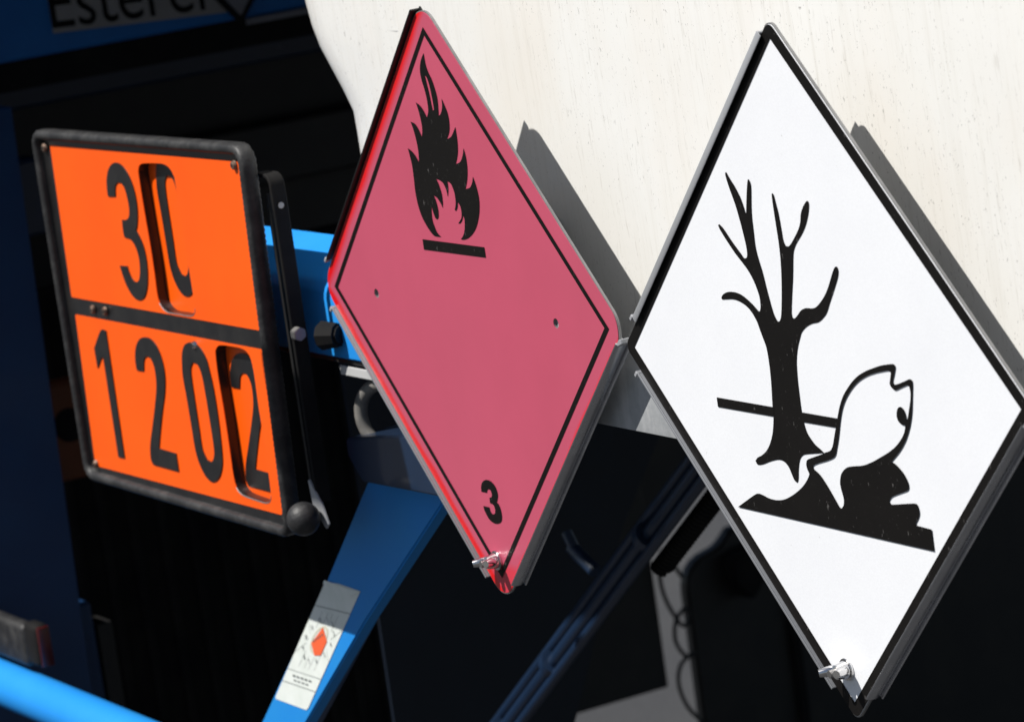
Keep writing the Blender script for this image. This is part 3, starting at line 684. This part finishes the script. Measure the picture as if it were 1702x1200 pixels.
# ------------------------------------------------------------------ left truck body with name board (faces +x, in its own shade)
lb = thing("parked_truck", (-2.2, 1.0, -1.4), "dark blue shaded truck at the upper left above the orange plate", "truck")
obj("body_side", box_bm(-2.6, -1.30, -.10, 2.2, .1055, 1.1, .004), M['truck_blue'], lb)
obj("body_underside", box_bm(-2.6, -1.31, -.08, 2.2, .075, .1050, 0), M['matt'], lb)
obj("added_shade_slab", box_bm(-2.6, -.40, -.155, 1.6, .36, .39, .004), M['shade_blue'], lb)  # unseen slab added overhead to shade the pipes and dark areas
obj("added_shade_plate", box_bm(-.350, -.3115, -.372, -.318, .36, .385, .003, bm=box_bm(-.3120, -.226, -.420, -.318, .3603, .3847, .004)), M['shade_blue'], lb)  # unseen plates added to shade the upper part of the strut
obj("added_plate_rail", tube_bm([(-.27, -.41, .3725), (-.27, -.55, .3725), (-.28, -.63, .3725), (-.34, -.66, .3725), (-.6, -.66, .3725), (-1.20, -.66, .3725), (-1.27, -.62, .3725), (-1.30, -.5, .3725), (-1.30, -.10, .3725)], .010, 12), M['shade_blue'], lb, 60)  # unseen rail added to carry the shading plates
obj("lit_edge_strip", box_bm(-1.302, -1.2965, .486, .80, .0985, .1050, .0008), M['greyplate'], lb)  # grey strip standing in for a lit lower edge
nb = thing("name_board", (-1.298, .35, .117), "grey board with black lettering at the top left edge of the photo", "sign")
def npt(u, v):     # along y, up z ; slight droop of the board
    return (u, v)
b0 = [(.2690, .1255), (.2640, .205), (.455, .200), (.456, .1215)]
b0 = [(.2700, .1262), (.2700, .2000), (.4700, .2000), (.4700, .1150)]
obj("board", prism_bm(b0, 'x', -1.2990, -1.2960, .0005), M['tan'], nb)
obj("lettering", (lambda: bmesh.new())(), M['print'], nb) if False else None
txt_mesh("Esterer", .0750, M['print'], nb, lambda x, y: Vector((-1.2955, .3600+x, .1490+y-.034*x*1.6)), "lettering", w=.86)
# small dark diamond on the body
dm = thing("diamond_plate", (-1.29, .478, .19), "dark edged grey diamond plate at the top edge right of the name board", "plate")
h = .105
obj("plate_frame", prism_bm([(.476, .100), (.476-h*.80, .205), (.476, .31), (.476+h*.80, .205)], 'x', -1.2940, -1.2900, .001), M['matt'], dm)
obj("plate_face", prism_bm([(.476, .1105), (.476-h*.70, .205), (.476, .30), (.476+h*.70, .205)], 'x', -1.2898, -1.2885), M['greyplate'], dm)

# blue pillar on the left
pr_ = thing("corner_pillar", (-1.03, 0, -1.4), "dark blue steel pillar in shade along the left edge", "pillar")
def slantbox(x0, x1, yA, yB, z0, z1, m, name, root, bev=.003):
    bm = box_bm(x0, x1, 0, 1, z0, z1, bev)
    for v in bm.verts:
        t_ = (v.co.z-z0)/(z1-z0); y1 = yA+(yB-yA)*t_
        v.co.y = -.10+(y1+.10)*v.co.y
    return obj(name, bm, m, root, 30)
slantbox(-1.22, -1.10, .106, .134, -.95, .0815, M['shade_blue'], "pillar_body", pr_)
obj("pillar_bracket", box_bm(-1.24, -1.20, .14, .197, -.058, .018, .004), M['navy'], pr_)
om = thing("side_marker", (-1.2, .185, -.31), "orange round-marked side marker panel in shade beside the pillar", "marker")
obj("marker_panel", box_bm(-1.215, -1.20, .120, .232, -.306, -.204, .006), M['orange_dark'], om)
obj("marker_disc", cyl_bm((-1.2005, .180, -.250), (-1.198, .180, -.250), .017, 24), M['matt'], om)
# low blue panel edge
lp_ = thing("low_blue_panel", (-1.2, .15, -.6), "narrow blue panel edge low beside the pillar", "panel")
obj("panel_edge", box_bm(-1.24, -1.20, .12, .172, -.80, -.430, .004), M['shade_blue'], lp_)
obj("panel_trim", box_bm(-1.24, -1.202, .175, .192, -.80, -.455, .002), M['black'], lp_)

# mudflap with ribs; behind it an added black panel closes the shaded underside
mf = thing("rubber_mudflap", (-1.36, .5, -1.1), "large black ribbed rubber mudflap below the orange plate", "mudflap")
obj("flap", box_bm(-1.372, -1.36, .20, .62, -1.05, -.135, .003), M['matt'], mf)
for k in range(12):
    y = .225+k*.033
    obj("rib", box_bm(-1.3605, -1.354, y, y+.010, -1.04, -.145, .002), M['matt'], mf)
cp = thing("dark_closing_panel", (-1.7, .5, -1.1), "large black panel added to close off the shaded underside under the tank", "closing panel")
obj("panel", box_bm(-1.72, -1.70, -.2, 1.115, -.8475, .10, .002), M['black'], cp)
obj("cross_rail", box_bm(-1.70, -1.66, -.1, 1.10, -.12, -.05, .004), M['black'], cp)
obj("cross_rail", box_bm(-1.70, -1.655, -.1, 1.10, .02, .06, .004), M['navy'], cp)
# black sheet standing in for the truck's shadow on the ground
cb = thing("ground_shadow_sheet", (-1.8, 1.9, -1.4), "flat black sheet standing in for the truck shadow on the ground at the lower right", "shadow sheet")
bm = prism_bm(round_poly([(1.160, -1.30), (1.160, -.700), (1.215, -.690), (1.235, -.672), (3.4, -.45), (3.4, -1.30)], [.01, .04, .03, .01, .01, .01], 5), 'x', -1.720, -1.70, .004)
obj("shadow_body", bm, M['black'], cb, 35)
obj("shadow_bump", prism_bm(round_poly([(1.212, -.700), (1.262, -.690), (1.262, -.735), (1.238, -.765), (1.214, -.735)], .010, 4), 'x', -1.697, -1.67, .004), M['matt'], cb, 35)
obj("shadow_edge", box_bm(-1.6975, -1.690, 1.30, 1.312, -1.25, -.72, .002), M['matt'], cb)
# upper black cover hiding the far side
uc = thing("underbody_cover", (-1.75, 1.8, -.4), "black underbody cover beneath the tank, above the grey ground", "cover")
poly = [(1.05, -.600), (1.10, -.700), (1.112, -.700), (1.132, -.655), (1.160, -.628), (1.185, -.603), (1.205, -.585), (1.3, -.560), (3.4, -.45), (3.4, .3), (1.05, .3)]
obj("cover_sheet", prism_bm(poly, 'x', -1.765, -1.745, .002), M['black'], uc)
# tube loops standing in for a cable's shadow on the ground
ah = thing("cable_shadow_loops", (-1.69, 1.13, -.85), "thin dark loops standing in for a cable shadow beside the black shadow sheet", "hose")
pts = [(-1.69, 1.150, -.712), (-1.69, 1.143, -.700), (-1.69, 1.128, -.672), (-1.69, 1.118, -.700), (-1.69, 1.122, -.735), (-1.69, 1.140, -.772), (-1.69, 1.152, -.765),
       (-1.69, 1.148, -.752), (-1.69, 1.132, -.765), (-1.69, 1.128, -.790), (-1.69, 1.140, -.812), (-1.69, 1.154, -.812), (-1.69, 1.146, -.812), (-1.69, 1.130, -.822), (-1.69, 1.124, -.845), (-1.69, 1.132, -.875), (-1.69, 1.150, -.900)]
def dense(pts, n=5):
    P = [Vector(q) for q in pts]; out = []
    for i in range(len(P)-1):
        p0, p1, p2, p3 = P[max(i-1, 0)], P[i], P[i+1], P[min(i+2, len(P)-1)]
        for k in range(n):
            t_ = k/n; out.append(.5*((2*p1)+(-p0+p2)*t_+(2*p0-5*p1+4*p2-p3)*t_*t_+(-p0+3*p1-3*p2+p3)*t_**3))
    out.append(P[-1]); return out
obj("hose", tube_bm(dense(pts), .0028, 8), M['black'], ah, 60)

# navy chassis beam and slanting pipes under the tank
nv = thing("truck_chassis", (-.9, .6, -1.0), "dark navy chassis side plate in shade below the red placard", "chassis")
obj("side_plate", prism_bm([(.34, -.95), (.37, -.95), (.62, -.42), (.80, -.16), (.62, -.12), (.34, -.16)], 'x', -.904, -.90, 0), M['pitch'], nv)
pp = thing("pipe_bundle", (-.5, .35, -.6), "dark blue slanting pipes with clamps under the tank between the placards", "pipes")
A, Bv = Vector((-.250, .35, -.195)), Vector((-.760, .35, -.567))
for off, r_ in ((0, .0068), (.0135, .0055), (-.0125, .0050)):
    d = (Bv-A).normalized(); n_ = Vector((d.z, 0, -d.x))*off
    obj("pipe", cyl_bm(A+n_+Vector((0, off*.3, 0)), Bv+n_+Vector((0, off*.3, 0)), r_, 18), M['navy'], pp, 40)
for t_ in (.28, .66, .88):
    q = A.lerp(Bv, t_); d = (Bv-A).normalized()
    obj("clamp", cyl_bm(q-d*.005, q+d*.005, .0125, 18), M['navy'], pp, 40)
pts = []
for i in range(420):
    t_ = i/419; a = t_*2*math.pi*38; q = A.lerp(Bv, t_*.36); d = (Bv-A).normalized(); n_ = Vector((-d.z, 0, d.x))
    pts.append(q+n_*(.011+.006*math.cos(a))+Vector((0, .03+.008*math.sin(a), 0)))
sp_ = thing("spiral_hose", (-.4, .37, -.35), "black spiral hose running along the slanting blue pipes", "hose")
obj("coil", tube_bm(pts, .0030, 6), M['matt'], sp_, 60)
tp = thing("drain_tap", (-.41, .30, -.32), "small dark blue drain tap in shade right of the red placard tip", "tap")
obj("tap_body", cyl_bm((-.435, .30, -.302), (-.400, .30, -.318), .006, 14, bev=.001), M['navy'], tp, 40)
obj("tap_lever", cyl_bm((-.440, .30, -.290), (-.425, .30, -.310), .005, 10), M['navy'], tp, 40)

# ------------------------------------------------------------------ lower left: bright tube and rear lamp
tb = thing("bumper_tube", (-.8, 0, -.44), "sunlit bright blue bumper tube crossing the lower left corner", "tube")
obj("tube", tube_bm([(-1.25, .0, -.4405), (-1.0, .0, -.4405), (-.8, 0, -.4405), (-.55, 0, -.4405)], .0210, 32), M['blue'], tb, 60)
lm_ = thing("rear_lamp", (-1.0, .03, -.42), "black rear lamp housing with red rim above the blue tube at left", "lamp")
obj("housing", box_bm(-1.12, -.949, .0, .016, -.4150, -.3740, .006, 3), M['rubber'], lm_, 40)
obj("lens", box_bm(-.9485, -.918, .0, .016, -.4110, -.3700, .006, 3), M['matt'], lm_, 40)
obj("red_rim", box_bm(-.9178, -.9150, .002, .014, -.4095, -.3720, .001), M['redlamp'], lm_, 40)
